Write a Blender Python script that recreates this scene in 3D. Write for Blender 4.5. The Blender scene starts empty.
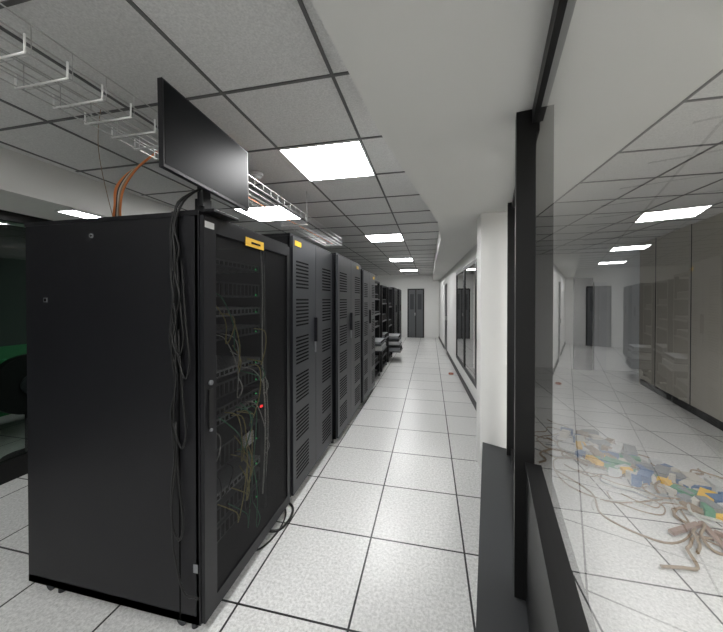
import bpy, bmesh, math, random
from mathutils import Vector, Matrix
random.seed(7)
S = bpy.context.scene
S.view_settings.view_transform = 'Standard'
S.view_settings.look = 'None'

# ---------------------------------------------------------------- materials
MATS = {}
def new_mat(name):
    m = bpy.data.materials.new(name); m.use_nodes = True
    nt = m.node_tree; nt.nodes.clear()
    out = nt.nodes.new('ShaderNodeOutputMaterial')
    MATS[name] = m
    return m, nt, out
def N(nt, t, **kw):
    n = nt.nodes.new(t)
    for k, v in kw.items(): setattr(n, k, v)
    return n
def pbr(name, col, rough=.5, metal=0., var=.0, scale=30., bump=0., spec=.5):
    m, nt, out = new_mat(name)
    b = N(nt, 'ShaderNodeBsdfPrincipled')
    b.inputs['Base Color'].default_value = (*col, 1)
    b.inputs['Roughness'].default_value = rough
    b.inputs['Metallic'].default_value = metal
    b.inputs['Specular IOR Level'].default_value = spec
    tc = N(nt, 'ShaderNodeTexCoord')
    nz = N(nt, 'ShaderNodeTexNoise'); nz.inputs['Scale'].default_value = scale
    nz.inputs['Detail'].default_value = 4
    nt.links.new(tc.outputs['Object'], nz.inputs['Vector'])
    if var > 0:
        mx = N(nt, 'ShaderNodeMix', data_type='RGBA')
        mx.inputs[6].default_value = (*[c*(1-var) for c in col], 1)
        mx.inputs[7].default_value = (*[min(1, c*(1+var)) for c in col], 1)
        nt.links.new(nz.outputs['Fac'], mx.inputs[0])
        nt.links.new(mx.outputs[2], b.inputs['Base Color'])
    if bump > 0:
        bp = N(nt, 'ShaderNodeBump'); bp.inputs['Strength'].default_value = bump
        bp.inputs['Distance'].default_value = .002
        nt.links.new(nz.outputs['Fac'], bp.inputs['Height'])
        nt.links.new(bp.outputs['Normal'], b.inputs['Normal'])
    nt.links.new(b.outputs[0], out.inputs[0])
    return m
def emit(name, col, s):
    m, nt, out = new_mat(name)
    e = N(nt, 'ShaderNodeEmission'); e.inputs[0].default_value = (*col, 1); e.inputs[1].default_value = s
    nt.links.new(e.outputs[0], out.inputs[0]); return m
def glass(name, tint=(1, 1, 1), r0=.08, pw=4.0):
    m, nt, out = new_mat(name)
    g = N(nt, 'ShaderNodeNewGeometry')
    d = N(nt, 'ShaderNodeVectorMath', operation='DOT_PRODUCT')
    nt.links.new(g.outputs['Normal'], d.inputs[0]); nt.links.new(g.outputs['Incoming'], d.inputs[1])
    a = N(nt, 'ShaderNodeMath', operation='ABSOLUTE'); nt.links.new(d.outputs['Value'], a.inputs[0])
    s = N(nt, 'ShaderNodeMath', operation='SUBTRACT'); s.inputs[0].default_value = 1; nt.links.new(a.outputs[0], s.inputs[1])
    p = N(nt, 'ShaderNodeMath', operation='POWER'); nt.links.new(s.outputs[0], p.inputs[0]); p.inputs[1].default_value = pw
    ma = N(nt, 'ShaderNodeMath', operation='MULTIPLY_ADD'); nt.links.new(p.outputs[0], ma.inputs[0])
    ma.inputs[1].default_value = 1-r0; ma.inputs[2].default_value = r0
    t = N(nt, 'ShaderNodeBsdfTransparent'); t.inputs[0].default_value = (*tint, 1)
    gl = N(nt, 'ShaderNodeBsdfGlossy'); gl.inputs['Roughness'].default_value = 0.0
    gl.inputs['Color'].default_value = (.95, .95, .95, 1)
    mx = N(nt, 'ShaderNodeMixShader')
    nt.links.new(ma.outputs[0], mx.inputs[0]); nt.links.new(t.outputs[0], mx.inputs[1]); nt.links.new(gl.outputs[0], mx.inputs[2])
    nt.links.new(mx.outputs[0], out.inputs[0]); return m

def tile_floor(name):
    m, nt, out = new_mat(name); L = nt.links.new
    b = N(nt, 'ShaderNodeBsdfPrincipled'); b.inputs['Roughness'].default_value = .3
    tc = N(nt, 'ShaderNodeTexCoord'); sp = N(nt, 'ShaderNodeSeparateXYZ'); L(tc.outputs['Object'], sp.inputs[0])
    def edge(o, off):
        a = N(nt, 'ShaderNodeMath', operation='ADD'); a.inputs[1].default_value = off; L(o, a.inputs[0])
        d = N(nt, 'ShaderNodeMath', operation='DIVIDE'); d.inputs[1].default_value = .6; L(a.outputs[0], d.inputs[0])
        f = N(nt, 'ShaderNodeMath', operation='FLOOR'); L(d.outputs[0], f.inputs[0])
        r = N(nt, 'ShaderNodeMath', operation='FRACT'); L(d.outputs[0], r.inputs[0])
        s = N(nt, 'ShaderNodeMath', operation='SUBTRACT'); s.inputs[1].default_value = .5; L(r.outputs[0], s.inputs[0])
        ab = N(nt, 'ShaderNodeMath', operation='ABSOLUTE'); L(s.outputs[0], ab.inputs[0])
        return ab.outputs[0], f.outputs[0]
    ex, fx = edge(sp.outputs[0], .386+60); ey, fy = edge(sp.outputs[1], -1.44+60)
    mxx = N(nt, 'ShaderNodeMath', operation='MAXIMUM'); L(ex, mxx.inputs[0]); L(ey, mxx.inputs[1])
    gt = N(nt, 'ShaderNodeMath', operation='GREATER_THAN'); gt.inputs[1].default_value = .5-.0095; L(mxx.outputs[0], gt.inputs[0])
    # marble-like grain
    n1 = N(nt, 'ShaderNodeTexNoise'); n1.inputs['Scale'].default_value = 60; n1.inputs['Detail'].default_value = 6; n1.inputs['Roughness'].default_value = .75
    L(tc.outputs['Object'], n1.inputs['Vector'])
    cr = N(nt, 'ShaderNodeValToRGB')
    cr.color_ramp.elements[0].position = .33; cr.color_ramp.elements[0].color = (.47, .47, .455, 1)
    cr.color_ramp.elements[1].position = .6; cr.color_ramp.elements[1].color = (.78, .78, .765, 1)
    L(n1.outputs['Fac'], cr.inputs[0])
    cb = N(nt, 'ShaderNodeCombineXYZ'); L(fx, cb.inputs[0]); L(fy, cb.inputs[1])
    wn = N(nt, 'ShaderNodeTexWhiteNoise', noise_dimensions='2D'); L(cb.outputs[0], wn.inputs['Vector'])
    mr = N(nt, 'ShaderNodeMapRange'); mr.inputs[3].default_value = .93; mr.inputs[4].default_value = 1.0; L(wn.outputs[0], mr.inputs[0])
    vm = N(nt, 'ShaderNodeVectorMath', operation='SCALE'); L(cr.outputs[0], vm.inputs[0]); L(mr.outputs[0], vm.inputs['Scale'])
    mx = N(nt, 'ShaderNodeMix', data_type='RGBA'); L(gt.outputs[0], mx.inputs[0]); L(vm.outputs[0], mx.inputs[6])
    mx.inputs[7].default_value = (.012, .012, .013, 1)
    L(mx.outputs[2], b.inputs['Base Color']); L(b.outputs[0], out.inputs[0]); return m

def perf(name):
    m, nt, out = new_mat(name); L = nt.links.new
    tc = N(nt, 'ShaderNodeTexCoord'); sp = N(nt, 'ShaderNodeSeparateXYZ'); L(tc.outputs['Object'], sp.inputs[0])
    def sn(o):
        a = N(nt, 'ShaderNodeMath', operation='MULTIPLY'); a.inputs[1].default_value = 2*math.pi/.012; L(o, a.inputs[0])
        s = N(nt, 'ShaderNodeMath', operation='SINE'); L(a.outputs[0], s.inputs[0]); return s.outputs[0]
    mu = N(nt, 'ShaderNodeMath', operation='MULTIPLY'); L(sn(sp.outputs[1]), mu.inputs[0]); L(sn(sp.outputs[2]), mu.inputs[1])
    ab = N(nt, 'ShaderNodeMath', operation='ABSOLUTE'); L(mu.outputs[0], ab.inputs[0])
    gt = N(nt, 'ShaderNodeMath', operation='GREATER_THAN'); gt.inputs[1].default_value = .42; L(ab.outputs[0], gt.inputs[0])
    t = N(nt, 'ShaderNodeBsdfTransparent')
    b = N(nt, 'ShaderNodeBsdfPrincipled'); b.inputs['Base Color'].default_value = (.006, .006, .007, 1); b.inputs['Roughness'].default_value = .5; b.inputs['Specular IOR Level'].default_value = .3
    mx = N(nt, 'ShaderNodeMixShader'); L(gt.outputs[0], mx.inputs[0]); L(b.outputs[0], mx.inputs[1]); L(t.outputs[0], mx.inputs[2])
    L(mx.outputs[0], out.inputs[0]); return m

M_floor = tile_floor('raised_floor_tile')
M_ceil = pbr('mineral_ceiling', (.66, .66, .65), .95, var=.3, scale=120, bump=.4)
M_tbar = pbr('tbar', (.12, .12, .12), .6)  # shadow along the edges of white-grey bars put into a dark colour
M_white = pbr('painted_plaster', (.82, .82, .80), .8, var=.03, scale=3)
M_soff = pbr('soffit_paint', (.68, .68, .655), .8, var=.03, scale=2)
M_beige = pbr('beige_panel', (.56, .53, .47), .7, var=.04, scale=2)
M_blk = pbr('black_powdercoat', (.007, .007, .009), .42, var=.1, scale=60, bump=.05, spec=.35)
M_blk2 = pbr('black_satin', (.008, .008, .010), .35, spec=.35)
M_frame = pbr('black_frame', (.008, .008, .008), .4, spec=.3)
M_ledge = pbr('dark_grey_ledge', (.026, .028, .03), .5)
M_dgrey = pbr('dark_grey_door', (.032, .034, .039), .42)
M_mgrey = pbr('mid_grey_door', (.10, .105, .11), .5)
M_slot = pbr('slot_black', (.004, .004, .004), .8, spec=.1)
M_screen = pbr('lcd_screen', (.006, .007, .008), .38, spec=.06)
M_perf = perf('perforated_mesh')
M_glass = glass('clear_glass')
M_glassg = glass('tinted_glass', (.6, .68, .64), .06)
M_lamp = emit('led_diffuser', (1, 1, 1), 30)
M_led_r = emit('led_red', (1, .05, .05), 2)
M_led_g = emit('led_green', (.1, 1, .3), 1.2)
M_lframe = pbr('lamp_frame', (.7, .7, .7), .5)
M_zinc = pbr('zinc_wire', (.45, .45, .44), .35, metal=.6)
M_zincb = pbr('zinc_bracket_glint', (.9, .9, .88), .3, metal=.4)  # white highlights of the near brackets put into the base colour
M_yel = pbr('yellow_label', (.75, .45, .03), .5)
M_wlab = pbr('white_label', (.75, .75, .75), .5)
M_cy = pbr('yellow_cable', (.42, .36, .13), .5)
M_cw = pbr('white_cable', (.5, .5, .47), .5)
M_ct = pbr('tan_cable', (.26, .19, .12), .6)
M_co = pbr('orange_cable', (.6, .19, .05), .5)
M_cg = pbr('green_cable', (.07, .25, .14), .5)
M_cb = pbr('blue_plastic', (.05, .13, .28), .5)
M_ckb = pbr('black_cable', (.006, .006, .006), .45)
M_srv = pbr('server_face', (.05, .052, .058), .4, metal=.3)
M_srv2 = pbr('server_silver', (.25, .26, .27), .4, metal=.5)
M_dev = pbr('device_light', (.55, .56, .55), .5)
M_devg = pbr('device_grey', (.22, .23, .24), .5)
M_green = pbr('green_table', (.03, .22, .08), .5)
M_dkg = pbr('dim_green_wall', (.05, .065, .058), .8)
M_rust = pbr('orange_plastic', (.4, .1, .04), .5)
M_pink = pbr('copper_strip', (.27, .18, .14), .4)

# ---------------------------------------------------------------- mesh builder
class MB:
    def __init__(s, name):
        s.name = name; s.bm = bmesh.new(); s.mats = []
    def mi(s, m):
        if m not in s.mats: s.mats.append(m)
        return s.mats.index(m)
    def box(s, a, b, m, mat=None):
        x0, y0, z0 = a; x1, y1, z1 = b
        if x0 > x1: x0, x1 = x1, x0
        if y0 > y1: y0, y1 = y1, y0
        if z0 > z1: z0, z1 = z1, z0
        pts = [(x0,y0,z0),(x1,y0,z0),(x1,y1,z0),(x0,y1,z0),(x0,y0,z1),(x1,y0,z1),(x1,y1,z1),(x0,y1,z1)]
        vs = [s.bm.verts.new((mat @ Vector(p)) if mat else p) for p in pts]
        i = s.mi(m)
        for f in [(0,3,2,1),(4,5,6,7),(0,1,5,4),(1,2,6,5),(2,3,7,6),(3,0,4,7)]:
            s.bm.faces.new([vs[k] for k in f]).material_index = i
        return s
    def prism(s, pts, z0, z1, m):   # pts ccw plan polygon
        lo = [s.bm.verts.new((p[0], p[1], z0)) for p in pts]; hi = [s.bm.verts.new((p[0], p[1], z1)) for p in pts]
        i = s.mi(m); n = len(pts)
        s.bm.faces.new(hi).material_index = i; s.bm.faces.new(lo[::-1]).material_index = i
        for k in range(n):
            s.bm.faces.new([lo[k], lo[(k+1) % n], hi[(k+1) % n], hi[k]]).material_index = i
        return s
    def quad(s, pts, m):
        s.bm.faces.new([s.bm.verts.new(p) for p in pts]).material_index = s.mi(m); return s
    def cyl(s, c, r, h, axis, m, n=20, r2=None):
        r2 = r if r2 is None else r2
        ax = {'x': Vector((1,0,0)), 'y': Vector((0,1,0)), 'z': Vector((0,0,1))}[axis]
        q = ax.to_track_quat('Z', 'Y'); c = Vector(c); i = s.mi(m)
        lo = [s.bm.verts.new(c + q @ Vector((r*math.cos(t*2*math.pi/n), r*math.sin(t*2*math.pi/n), -h/2))) for t in range(n)]
        hi = [s.bm.verts.new(c + q @ Vector((r2*math.cos(t*2*math.pi/n), r2*math.sin(t*2*math.pi/n), h/2))) for t in range(n)]
        s.bm.faces.new(hi).material_index = i; s.bm.faces.new(lo[::-1]).material_index = i
        for k in range(n):
            f = s.bm.faces.new([lo[k], lo[(k+1) % n], hi[(k+1) % n], hi[k]]); f.material_index = i; f.smooth = True
        return s
    def tube(s, pts, r, m, n=6, smooth=True, sub=6):
        P = [Vector(p) for p in pts]
        if smooth and len(P) > 2:
            Q = []
            for k in range(len(P)-1):
                p0 = P[max(k-1, 0)]; p1 = P[k]; p2 = P[k+1]; p3 = P[min(k+2, len(P)-1)]
                for j in range(sub):
                    t = j/sub
                    Q.append(.5*((2*p1)+(-p0+p2)*t+(2*p0-5*p1+4*p2-p3)*t*t+(-p0+3*p1-3*p2+p3)*t**3))
            Q.append(P[-1]); P = Q
        i = s.mi(m); rings = []; up = None
        for k, p in enumerate(P):
            d = (P[min(k+1, len(P)-1)]-P[max(k-1, 0)])
            if d.length < 1e-9: d = Vector((0,0,1))
            d.normalize()
            if up is None:
                up = Vector((0,0,1)) if abs(d.z) < .9 else Vector((1,0,0))
            a = d.cross(up)
            if a.length < 1e-4: a = d.orthogonal()
            a.normalize(); b = a.cross(d).normalized(); up = b
            rings.append([s.bm.verts.new(p+r*(math.cos(2*math.pi*t/n)*a+math.sin(2*math.pi*t/n)*b)) for t in range(n)])
        for k in range(len(rings)-1):
            for t in range(n):
                f = s.bm.faces.new([rings[k][t], rings[k][(t+1) % n], rings[k+1][(t+1) % n], rings[k+1][t]])
                f.material_index = i; f.smooth = True
        for rr in (rings[0], rings[-1]):
            s.bm.faces.new(rr).material_index = i
        return s
    def done(s, bevel=0., fix=True):
        if fix: bmesh.ops.recalc_face_normals(s.bm, faces=s.bm.faces)
        me = bpy.data.meshes.new(s.name); s.bm.to_mesh(me); s.bm.free()
        for m in s.mats: me.materials.append(m)
        o = bpy.data.objects.new(s.name, me); S.collection.objects.link(o)
        if bevel > 0:
            b = o.modifiers.new('Bevel', 'BEVEL'); b.width = bevel; b.segments = 2; b.limit_method = 'ANGLE'; b.harden_normals = False
        return o

ZC = 2.68; ZS = 2.41; VEND = 13.4; VBACK = -3.0
PH = math.radians(10.5)
def G(w, p):   # glazing frame -> world plan
    return (p*math.cos(PH)+w*math.sin(PH), -p*math.sin(PH)+w*math.cos(PH))

# ---------------------------------------------------------------- shell
MB('floor').box((-6, VBACK, -.1), (6, VEND+.1, 0), M_floor).done()
MB('ceiling').box((-6, VBACK, ZC), (6, VEND+.1, ZC+.1), M_ceil).done()
g = MB('ceiling_grid')
x = -.46+.6*6
while x > -3.0:
    g.box((x-.008, VBACK, ZC-.006), (x+.008, VEND, ZC-.0005), M_tbar); x -= .6
y = 2.03-.6*8
while y < VEND:
    g.box((-2.9, y-.008, ZC-.0062), (4.2, y+.008, ZC-.0007), M_tbar); y += .6
g.done()

def lamp(x0, y0, z, name='led_ceiling_panel', sx=.6, sy=.6):
    l = MB(name)
    l.box((x0+.012, y0+.012, z-.012), (x0+sx-.012, y0+sy-.012, z-.004), M_lamp)
    for a, b in (((x0, y0), (x0+sx, y0+.012)), ((x0, y0+sy-.012), (x0+sx, y0+sy)), ((x0, y0), (x0+.012, y0+sy)), ((x0+sx-.012, y0), (x0+sx, y0+sy))):
        l.box((*a, z-.014), (*b, z-.0002), M_lframe)
    l.done()
for v in (-.97, 2.03, 5.03, 8.03, 11.03): lamp(-1.06, v, ZC)  # the first sits unseen behind the camera, lighting near rack and floor
for v in (-1.57, 3.23): lamp(-2.26, v, ZC)

# soffit over glazing / corridor right side
left = [(-.55,-3.0), (-.316,.79), (-.238,1.5), (-.07,2.5), (.073,3.31), (.135,4.3), (.125,5.5), (.11,6.8), (.10,VEND)]
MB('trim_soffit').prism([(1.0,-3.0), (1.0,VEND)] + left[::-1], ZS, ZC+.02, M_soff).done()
# left bulkhead
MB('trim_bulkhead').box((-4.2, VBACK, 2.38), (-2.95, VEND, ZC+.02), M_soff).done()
lamp(-3.17, 2.05, 2.38, sx=.2, sy=.26); lamp(-3.17, 5.2, 2.38, sx=.2, sy=.26)

# end wall and its door
MB('wall_end').box((-6, VEND, 0), (6, VEND+.1, ZC), M_white).done()
d = MB('door_1')
d.box((-.95, VEND-.04, 0), (-.25, VEND-.001, 2.08), M_frame)
d.box((-.90, VEND-.055, .02), (-.62, VEND-.04, 2.03), M_mgrey).box((-.58, VEND-.055, .02), (-.30, VEND-.04, 2.03), M_mgrey)
d.box((-.84, VEND-.06, 1.2), (-.68, VEND-.055, 1.85), M_dgrey).box((-.52, VEND-.06, 1.2), (-.36, VEND-.055, 1.85), M_dgrey)
d.cyl((-.63, VEND-.08, 1.0), .015, .12, 'z', M_zinc).done()
MB('wall_back').box((-6, VBACK-.1, 0), (6, VBACK, ZC), M_white).done()

# right wall (slightly splayed) with windows
def wl(v): return .72-.36*(v-3.1)/(13.4-3.1)
def wseg(mb, v0, v1, z0, z1, m, t=.14, off=0):
    mb.prism([(wl(v0)+off, v0), (wl(v0)+t+off, v0), (wl(v1)+t+off, v1), (wl(v1)+off, v1)], z0, z1, m)
w = MB('wall_right')
W0, W1, ZB, ZT = 3.55, 7.2, .32, 2.2
wseg(w, 3.3, W0, 0, ZS, M_white); wseg(w, W0, W1, 0, ZB, M_white); wseg(w, W0, W1, ZT, ZS, M_white)
wseg(w, W1, 9.6, 0, ZS, M_white); wseg(w, 9.6, 10.5, 2.1, ZS, M_white); wseg(w, 10.5, VEND, 0, ZS, M_white); w.done()
n = 3
for k in range(n):
    a = W0+(W1-W0)*k/n; b = W0+(W1-W0)*(k+1)/n
    q = MB('window_%d' % (k+1))
    wseg(q, a, a+.06, ZB, ZT, M_frame, .16, -.015); wseg(q, b-.06, b, ZB, ZT, M_frame, .16, -.015)
    wseg(q, a+.06, b-.06, ZB, ZB+.06, M_frame, .16, -.015); wseg(q, a+.06, b-.06, ZT-.06, ZT, M_frame, .16, -.015)
    q.quad([(wl(a)+.0, a+.06, ZB+.06), (wl(b)+.0, b-.06, ZB+.06), (wl(b)+.0, b-.06, ZT-.06), (wl(a)+.0, a+.06, ZT-.06)], M_glass)
    q.done()
q = MB('door_2'); wseg(q, 9.6, 10.5, 0, 2.1, M_frame, .05, .02); wseg(q, 9.66, 10.44, .02, 2.04, M_dgrey, .01, .01)
q.box((wl(9.8)-.05, 9.78, .98), (wl(9.8)+.01, 9.82, 1.1), M_zinc); q.done()
bb = MB('baseboard_right'); wseg(bb, 3.34, 9.58, .0, .1, M_frame, .014, -.0145); wseg(bb, 10.52, VEND-.01, .0, .1, M_frame, .014, -.0145); bb.done()

# column at the joint
MB('wall_column').box((.46, 3.07, 0), (.74, 3.32, ZS), M_white).done(.004)

# near glazing (angled)
def gbox(mb, w0, w1, p0, p1, z0, z1, m):
    mb.prism([G(w0, p0), G(w0, p1), G(w1, p1), G(w1, p0)], z0, z1, m)
gz = MB('window_4')
gbox(gz, 1.5, 1.57, .09, .165, .3, ZS, M_frame)          # main post
gbox(gz, 2.86, 2.93, .11, .19, .3, ZS, M_frame)        # post by the column
gbox(gz, -2.6, -2.5, .11, .19, .3, ZS, M_frame)
gbox(gz, -2.5, 1.5, .15, .19, ZS-.06, ZS, M_frame); gbox(gz, 1.6, 2.86, .14, .19, ZS-.05, ZS, M_frame)   # head rail
gbox(gz, -2.5, 1.5, .135, .185, .3, .88, M_frame)      # lower dark panel
gbox(gz, -2.5, 1.5, .13, .19, .88, .90, M_frame)
gbox(gz, 1.6, 2.86, .14, .19, .3, .36, M_frame)
a = G(-2.5, .16); b = G(1.5, .16); gz.quad([(*a, .90), (*b, .90), (*b, ZS-.06), (*a, ZS-.06)], M_glass)
a = G(1.57, .16); b = G(2.86, .16); gz.quad([(*a, .36), (*b, .36), (*b, ZS-.05), (*a, ZS-.05)], M_glass)
gz.done()
lg = MB('trim_ledge'); lg.prism([G(-2.6, .0), G(-2.6, .22), G(2.95, .22), G(3.04, -.085)], 0, .3, M_ledge); lg.done(.003)

# inner room seen through the glazing
def gwall(name, w0, w1, p0, p1, z0, z1, m): 
    q = MB(name); gbox(q, w0, w1, p0, p1, z0, z1, m); return q
q = gwall('wall_inner', -3, 7.6, 2.6, 2.7, 0, ZC, M_beige)
for k in range(10): gbox(q, -2.5+k*1.05, -2.49+k*1.05, 2.594, 2.6, 0, ZC, M_dgrey)
q.done()
MB('wall_inner_end').box((.9, 8.1, 0), (5.0, 8.2, ZC), M_white).done()
q = MB('door_3'); q.box((3.25, 8.04, 0), (3.62, 8.099, 2.1), M_dgrey).box((3.66, 8.05, 0), (3.9, 8.099, 2.0), M_wlab)
q.cyl((3.6, 8.0, 1.), .012, .14, 'z', M_zinc); q.done()
lamp(1.34, -.97, ZC); lamp(1.94, .83, ZC); lamp(1.34, .23, ZC)  # unseen lamps, added to brighten the inner room behind the glass
q = MB('baseboard_inner'); gbox(q, -3, 7.5, 2.585, 2.6, 0, .1, M_frame); q.done()

# left glazing and the room behind it
U = -3.65
q = MB('window_5')
q.box((U-.03, VBACK, 0), (U+.03, VEND, .18), M_frame).box((U-.03, VBACK, 2.3), (U+.03, VEND, 2.38), M_frame)
for v in (-2.0, .1, 2.95, 4.6, 6.2, 7.8, 9.4, 11.): q.box((U-.03, v, .18), (U+.03, v+.07, 2.3), M_frame)
q.quad([(U, VBACK, .18), (U, VEND, .18), (U, VEND, 2.3), (U, VBACK, 2.3)], M_glassg); q.done()
MB('wall_left').box((-6, VBACK, 0), (-5.9, VEND, ZC), M_dkg).done()
lamp(-5.5, 4.5, ZC, sx=.3)  # unseen panel added to light the room behind the left glazing
q = MB('green_worktable'); q.box((-5.4, .8, .95), (-4.2, 4.5, 1.0), M_green)
q.box((-5.35, .9, .4), (-4.3, 4.4, .43), M_green)
for xx in (-5.35, -4.3):
    for yy in (.85, 2.6, 4.4): q.box((xx, yy, 0), (xx+.05, yy+.05, .95), M_green)
q.done(.004)
q = MB('floor_fan'); q.cyl((-4.0, 2.35, .75), .3, .1, 'x', M_ckb, 32); q.cyl((-3.94, 2.35, .75), .1, .04, 'x', M_dgrey)
q.box((-4.03, 2.33, 0), (-3.99, 2.37, .5), M_ckb).cyl((-4.01, 2.35, .015), .2, .03, 'z', M_ckb); q.done()

# ---------------------------------------------------------------- racks
UF = -1.04
def rack(v0, v1, top, style, depth=1.12, zb=.06, uf=UF):
    r = MB('server_rack'); ub = uf-depth; t = .02
    # shell
    r.box((ub, v0, zb), (uf-.03, v0+t, top-.012), M_blk).box((ub, v1-t, zb), (uf-.03, v1, top-.012), M_blk)
    r.box((ub-.002, v0-.004, top-.02), (uf-.02, v1+.004, top), M_blk).box((ub, v0, zb), (uf-.03, v1, zb+.04), M_blk)
    r.box((ub, v0+t, zb), (ub+t, v1-t, top-.02), M_blk)
    # front frame
    fu0, fu1 = uf-.045, uf-.022
    r.box((fu0, v0, zb), (fu1, v0+.045, top-.02), M_blk2).box((fu0, v1-.045, zb), (fu1, v1, top-.02), M_blk2)
    r.box((fu0, v0+.045, top-.07), (fu1, v1-.045, top-.02), M_blk2).box((fu0, v0+.045, zb), (fu1, v1-.045, zb+.06), M_blk2)
    for uu in (ub+.12, uf-.15):
        for vv in (v0+.035, v1-.06):
            r.cyl((uu, vv, .026), .026, .028, 'y', M_dgrey, 16); r.box((uu-.02, vv-.02, .03), (uu+.02, vv+.02, zb+.002), M_srv2)
            r.cyl((uu+.07, vv, zb/2+.002), .018, zb-.004, 'z', M_dgrey, 12)
    d0, d1 = uf-.020, uf
    zt, zl = top-.02, zb+.01
    if style == 'mesh':
        a, b = v0+.004, v1-.004
        r.box((d0, a, zl), (d1, a+.085, zt), M_blk2).box((d0, b-.045, zl), (d1, b, zt), M_blk2)
        r.box((d0, a+.085, zt-.07), (d1, b-.045, zt), M_blk2).box((d0, a+.085, zl), (d1, b-.045, zl+.07), M_blk2)
        r.quad([(d1-.008, a+.085, zl+.07), (d1-.008, b-.045, zl+.07), (d1-.008, b-.045, zt-.07), (d1-.008, a+.085, zt-.07)], M_perf)
        # inner rails
        for vv in (v0+.12, v1-.15): r.box((uf-.16, vv, zb+.04), (uf-.13, vv+.03, top-.02), M_dgrey)
    else:
        mid = (v0+v1)/2
        for a, b, hs in ((v0+.004, mid-.003, 1), (mid+.003, v1-.004, -1)):
            r.box((d0, a, zl), (d1, b, zt), M_dgrey if style == 'vent' else M_blk2)
            wd = b-a
            if style == 'vent':
                ng = 6; gh = (zt-zl-.2)/ng
                s0, s1 = (a+wd*.12, b-wd*.36) if hs > 0 else (a+wd*.36, b-wd*.12)
                for gI in range(ng):
                    z0 = zl+.1+gI*gh
                    for k in range(8):
                        zz = z0+k*(gh-.07)/8
                        r.box((d1-.001, s0, zz), (d1+.0015, s1, zz+.013), M_slot)
            else:
                r.box((d1-.001, a+.05, zl+.08), (d1+.001, b-.05, zt-.08), M_perf)
        r.box((d1, mid-.04, 1.22), (d1+.03, mid-.012, 1.44), M_blk2)
        r.box((d1+.002, mid-.036, 1.12), (d1+.01, mid-.014, 1.22), M_srv2)
    return r
# rack 1 : perforated door with live equipment inside
v0, v1, top = 1.26, 2.18, 2.02
r = rack(v0, v1, top, 'mesh', zb=.05)
r.box((UF, v0+.012, top-.075), (UF+.002, v0+.075, top-.045), M_wlab)
r.box((UF, v0+.34, top-.105), (UF+.002, v0+.54, top-.055), M_yel)
r.box((UF+.002, v0+.40, top-.086), (UF+.003, v0+.50, top-.074), M_slot)
r.cyl((UF+.004, v0+.045, 1.20), .012, .01, 'x', M_srv2); r.box((UF, v0+.03, .98), (UF+.006, v0+.06, 1.17), M_ckb)
r.cyl((UF+.004, v0+.045, .97), .008, .01, 'x', M_srv2)
# details on the near side panel
r.box((-1.18, v0-.001, .06), (-1.172, v0+.001, top-.02), M_slot)
r.cyl((-1.70, v0-.002, 1.93), .012, .006, 'y', M_srv2); r.cyl((-1.70, v0-.006, 1.93), .005, .006, 'y', M_ckb)
for zz in (1.60,): r.box((-2.03, v0-.003, zz-.012), (-2.005, v0+.001, zz+.012), M_srv2).box((-2.025, v0-.004, zz-.008), (-2.01, v0, zz+.008), M_slot)
r.box((-1.10, v0-.002, .3), (-1.075, v0, .34), M_srv2)
# equipment
u0 = UF-.17
units = [(.18,.09,M_srv),(.29,.09,M_srv),(.42,.045,M_srv2),(.60,.13,M_srv),(.86,.045,M_srv2),(.92,.045,M_srv),(1.02,.09,M_srv),(1.14,.045,M_srv2),(1.36,.06,M_srv),(1.5,.05,M_srv2),(1.62,.09,M_srv),(1.80,.045,M_srv)]
for z, h, m in units:
    r.box((u0-.5, v0+.14, z), (u0, v1-.14, z+h), m)
    for k in range(14):
        vv = v0+.18+k*.042
        r.box((u0, vv, z+.012), (u0+.003, vv+.024, z+h-.012), M_slot)
    r.box((u0, v1-.2, z+.012), (u0+.004, v1-.192, z+.02), M_led_g)
r.box((u0+.07, v0+.66, .86), (u0+.078, v0+.685, .875), M_led_r); r.box((u0+.02, v0+.2, .9), (u0+.026, v0+.22, .915), M_led_r)
r.box((u0, v0+.55, .62), (u0+.02, v0+.66, .70), M_wlab)
rnd = random.Random(3)
for k in range(22):
    m = rnd.choice([M_cy, M_cy, M_cw, M_cg, M_cy, M_ckb])
    za = rnd.choice([1.62, 1.5, 1.38, 1.14, .9, .86, .62]); zb_ = za+rnd.uniform(-.5, .15)
    ya = v0+.2+rnd.random()*.5; yb = min(v1-.12, max(v0+.13, ya+rnd.uniform(-.3, .3)))
    sag = min(za, zb_)-rnd.uniform(.03, .2)
    uo = u0+.02
    r.tube([(uo-.02, ya, za+.02), (uo+.06, ya+.01, za), (uo+.08+rnd.random()*.02, (ya*2+yb)/3, (za+sag)/2), (uo+.07, (ya+yb)/2, sag), (uo+.08, (ya+2*yb)/3, (zb_+sag)/2), (uo+.0, yb, zb_)], .0035, m, 5, sub=5)
for k in range(6):
    vv = v1-.17+rnd.random()*.05
    r.tube([(u0+.03, vv, .2), (u0+.05, vv+.02*rnd.random(), .7), (u0+.03, vv, 1.2), (u0+.05, vv-.03, 1.7), (u0+.02, vv, 1.95)], .005, rnd.choice([M_ckb, M_cw, M_ckb]), 5)
r.done()

def yellow(r, vv, z, uf=UF): r.box((uf, vv, z-.04), (uf+.002, vv+.12, z), M_yel)
r = rack(2.23, 3.22, 2.12, 'vent'); yellow(r, 2.27, 2.07); r.done()
r = rack(3.27, 4.42, 2.12, 'vent', uf=-.99); yellow(r, 4.15, 2.07, -.99); r.done()
r = rack(4.50, 5.5, 2.06, 'vent', uf=-.97); yellow(r, 5.3, 2.0, -.97); r.done()

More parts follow.
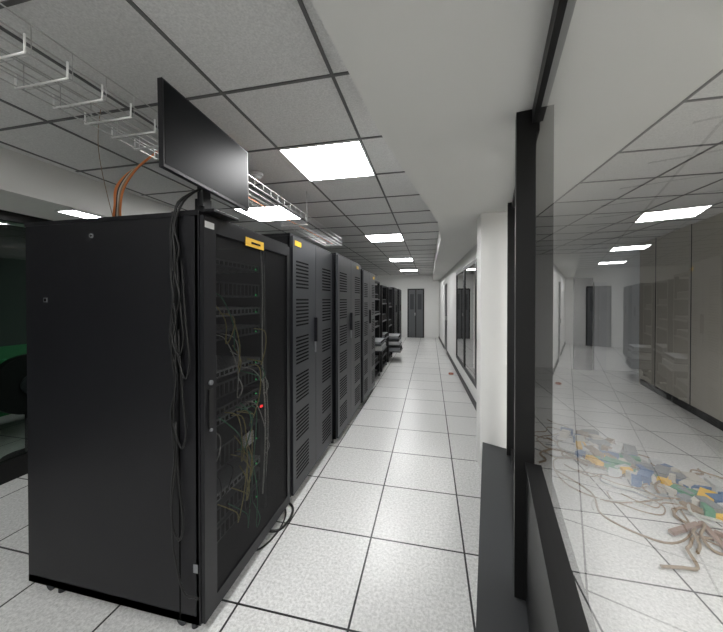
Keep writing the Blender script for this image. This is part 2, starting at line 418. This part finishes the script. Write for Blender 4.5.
# open frame racks further on
def open_rack(v0, v1, top, shelves):
    r = MB('open_frame_rack')
    for uu in (UF-.75, UF-.05):
        for vv in (v0, v1-.05): r.box((uu, vv, 0), (uu+.05, vv+.05, top), M_frame)
    r.box((UF-.75, v0, top), (UF, v1, top+.03), M_frame); r.box((UF-.75, v0, 0.06), (UF, v1, .09), M_frame)
    r.box((UF-.75, v0+.05, .3), (UF-.73, v1-.05, top), M_blk)
    r.box((UF-.70, v0+.01, .09), (UF-.05, v0+.025, top), M_blk)
    for z, ext, h, m in shelves:
        r.box((UF-.72, v0+.05, z), (UF+ext, v1-.05, z+.02), M_dgrey)
        if h: 
            r.box((UF-.6, v0+.1, z+.02), (UF+ext-.02, v1-.1, z+.02+h), m)
            r.box((UF+ext-.02, v0+.14, z+.03), (UF+ext-.017, v1-.14, z+.01+h), M_slot if m != M_dev else M_devg)
    r.done(.003)
open_rack(5.7, 6.5, 1.95, [(.3, .0, .12, M_srv2), (.62, .16, .08, M_dev), (.74, .14, .05, M_devg), (1.05, 0, .1, M_srv2), (1.3, .02, .05, M_srv), (1.6, 0, .1, M_devg)])
open_rack(6.8, 7.6, 1.9, [(.3, .0, .16, M_srv), (.7, .05, .1, M_srv2), (1.1, 0, .15, M_srv), (1.5, 0, .1, M_srv)])
open_rack(7.9, 8.7, 1.9, [(.25, .3, .09, M_devg), (.42, .28, .08, M_dev), (.58, .26, .07, M_srv2), (.9, 0, .15, M_srv), (1.4, 0, .1, M_srv)])
r = rack(9.2, 10.1, 1.98, 'door2'); r.done()
r = rack(10.6, 11.5, 1.98, 'door2'); r.done()

# ---------------------------------------------------------------- monitor on the rack
m = MB('computer_monitor')
T = Matrix.Translation((-1.04, 1.34, 2.30)) @ Matrix.Rotation(math.radians(2.5), 4, 'Z') @ Matrix.Rotation(math.radians(-1), 4, 'Y')
m.box((-.022, -.315, -.175), (0, .315, .175), M_blk2, T)
m.box((-.0005, -.307, -.160), (.0012, .307, .168), M_screen, T)
m.box((-.0005, -.02, -.171), (.0015, .02, -.165), M_dgrey, T)
m.box((-.05, -.14, -.10), (-.02, .14, .10), M_ckb, T)
m.box((-.075, -.03, -.24), (-.045, .03, .02), M_blk2, T)
m.box((-1.24, 1.285, 2.021), (-1.0, 1.48, 2.034), M_blk2)
m.box((-1.135, 1.32, 2.03), (-1.08, 1.37, 2.10), M_blk2)
m.done(.003)

# cables hanging down the rack corner
c = MB('hanging_power_cables')
rnd = random.Random(11)
for k in range(5):
    u = -1.19+rnd.uniform(-.02, .03); p = [(-1.10+rnd.uniform(-.02, .02), 1.31, 2.14), (u+.03, 1.242, 2.06)]
    z = 1.95; end = [.30, .95, 1.2, .45, 1.35][k]
    while z > end:
        p.append((u+rnd.uniform(-.016, .016), 1.242-rnd.random()*.012, z)); z -= .11
    if k == 0: p += [(-1.14, 1.238, .22), (-1.08, 1.242, .2), (-1.06, 1.25, .19)]
    elif k > 0:
        e = p[-1]; p += [(e[0]+.03, 1.238, e[2]-.06), (e[0]+.05, 1.242, e[2]+.02), (e[0]+.03, 1.242, e[2]+.2), (e[0]+.01, 1.242, e[2]+.5)]
    c.tube(p, .005, M_ckb, 6, sub=4)
c.box((-1.2, 1.235, 1.74), (-1.175, 1.252, 1.79), M_ckb)
c.done()
c = MB('floor_cable')
c.tube([(-1.12, 1.9, .03), (-1.03, 1.95, .008), (-1.0, 2.02, .008), (-1.0, 2.12, .008), (-1.03, 2.2, .008), (-1.1, 2.25, .01)], .009, M_ckb)
c.tube([(-1.12, 1.7, .03), (-1.05, 1.8, .008), (-1.02, 1.95, .008), (-1.04, 2.1, .008), (-1.1, 2.2, .01)], .006, M_ckb)
c.done()

# ---------------------------------------------------------------- wire basket tray
t = MB('wire_cable_tray')
TE = 4.2
ua, ub, z0, z1 = -1.45, -1.22, 2.365, 2.46
for uu in (ua, ua+.058, ua+.115, ua+.172, ub): t.box((uu-.0018, -1.0, z0-.0018), (uu+.0018, TE, z0+.0018), M_zinc)
for uu in (ua, ub):
    for zz in (z0+.045, z1): t.box((uu-.0018, -1.0, zz-.0018), (uu+.0018, TE, zz+.0018), M_zinc)
v = .96-.115*17
while v < TE:
    t.tube([(ua, v, z1), (ua, v, z0), (ub, v, z0), (ub, v, z1)], .0018, M_zinc, 4, smooth=False)
    if v < 1.7: t.tube([(ua-.006, v-.02, z0+.05), (ua-.006, v-.02, z0-.006), (ub+.006, v-.02, z0-.006), (ub+.006, v-.02, z0+.05)], .0036, M_zincb, 6, smooth=False)
    v += .115
v = .3
while v < TE:
    for uu in (ua-.02, ub+.02): t.box((uu-.002, v-.002, z0-.02), (uu+.002, v+.002, ZC), M_zinc)
    t.box((ua-.03, v-.012, z0-.022), (ub+.03, v+.012, z0-.010), M_zinc); v += 2.6
t.done()
c = MB('orange_fibre_cables')
for k in range(6):
    o = k*.012
    c.tube([(-1.88+o, 1.55, 2.027), (-1.86+o, 1.5, 2.06), (-1.80+o*.7, 1.46, 2.15), (-1.77+o, 1.45, 2.26), (-1.66+o, 1.47, 2.36+o*.5), (-1.5+o*.3, 1.56, 2.49), (-1.38, 1.8+o, 2.40), (-1.35, 2.6, 2.375), (-1.32, 4.1, 2.375)], .006, [M_co, M_co, M_ckb, M_cw, M_ct, M_co][k])
c.tube([(-1.84, 1.5, 2.023), (-1.83, 1.42, 2.3), (-1.84, 1.4, 2.5), (-1.82, 1.4, ZC)], .002, M_ct)
c.done()
q = MB('smoke_detector'); q.cyl((-1.45, 2.4, ZC-.012), .055, .024, 'z', M_wlab, 28); q.cyl((-1.45, 2.4, ZC-.036), .026, .024, 'z', M_wlab, 24, r2=.042); q.done()

# ---------------------------------------------------------------- clutter on the inner room floor
rnd = random.Random(5)
c = MB('tangled_cable_pile')
for k in range(54):
    t0 = rnd.random(); cx = 1.55+.65*t0+rnd.uniform(-.35, .3); cy = 3.9-1.3*t0+rnd.uniform(-.3, .3)
    p = []; a = rnd.random()*6
    for j in range(7):
        p.append((cx, cy, .01+rnd.random()*.03)); a += rnd.uniform(-1.3, 1.3); cx += .11*math.cos(a); cy += .11*math.sin(a)
    c.tube(p, rnd.choice([.005, .007, .010]), rnd.choice([M_ct, M_ct, M_cw, M_ct, M_devg, M_ct]), 5, sub=4)
c.tube([(1.15, 3.2, .01), (1.3, 2.9, .01), (1.25, 2.6, .01), (1.5, 2.4, .01), (1.75, 2.55, .01), (1.85, 2.8, .02)], .007, M_ct)
c.tube([(1.5, 3.6, .01), (1.2, 3.4, .01), (1.15, 3.0, .01), (1.4, 2.8, .01), (1.8, 2.9, .02)], .006, M_ct)
c.done()
c = MB('network_parts_pile')
for k in range(125):
    t0 = rnd.random(); cx = 1.6+.72*t0+rnd.uniform(-.27, .25); cy = 3.95-1.3*t0+rnd.uniform(-.25, .25)
    s = rnd.uniform(.035, .10); R = Matrix.Translation((cx, cy, .02)) @ Matrix.Rotation(rnd.random()*3, 4, 'Z') @ Matrix.Rotation(rnd.uniform(-.1, .1), 4, 'X')
    c.box((-s, -s*.5, -.01), (s, s*.5, rnd.uniform(.01, .06)), rnd.choice([M_cb, M_dev, M_devg, M_cg, M_cb, M_yel, M_ct, M_beige, M_beige, M_devg]), R)
for k in range(3):
    R = Matrix.Translation((1.72+k*.13, 2.56-k*.05, .02)) @ Matrix.Rotation(.5+k*.9, 4, 'Z')
    c.box((-.14, -.018, -.008), (.14, .018, .015), M_pink, R)
c.done(.002)
q = MB('orange_cable_coil')
for k in range(2):
    q.tube([(.44+.045*math.cos(t*.7), 6.9+.045*math.sin(t*.7), .012+k*.016) for t in range(10)], .007, M_rust)
q.done()

# ---------------------------------------------------------------- world + camera
wd = bpy.data.worlds.new('World'); S.world = wd; wd.use_nodes = True
wd.node_tree.nodes['Background'].inputs[0].default_value = (.6, .65, .7, 1); wd.node_tree.nodes['Background'].inputs[1].default_value = .3
cam = bpy.data.cameras.new('Camera'); co = bpy.data.objects.new('Camera', cam); S.collection.objects.link(co)
cam.sensor_width = 36; cam.sensor_fit = 'HORIZONTAL'; cam.lens = 310/723*36; cam.clip_start = .02
cam.shift_y = -13.3/723
co.location = (0, 0, 1.6); co.rotation_euler = (math.radians(89.5), 0, math.radians(12.5))
S.camera = co
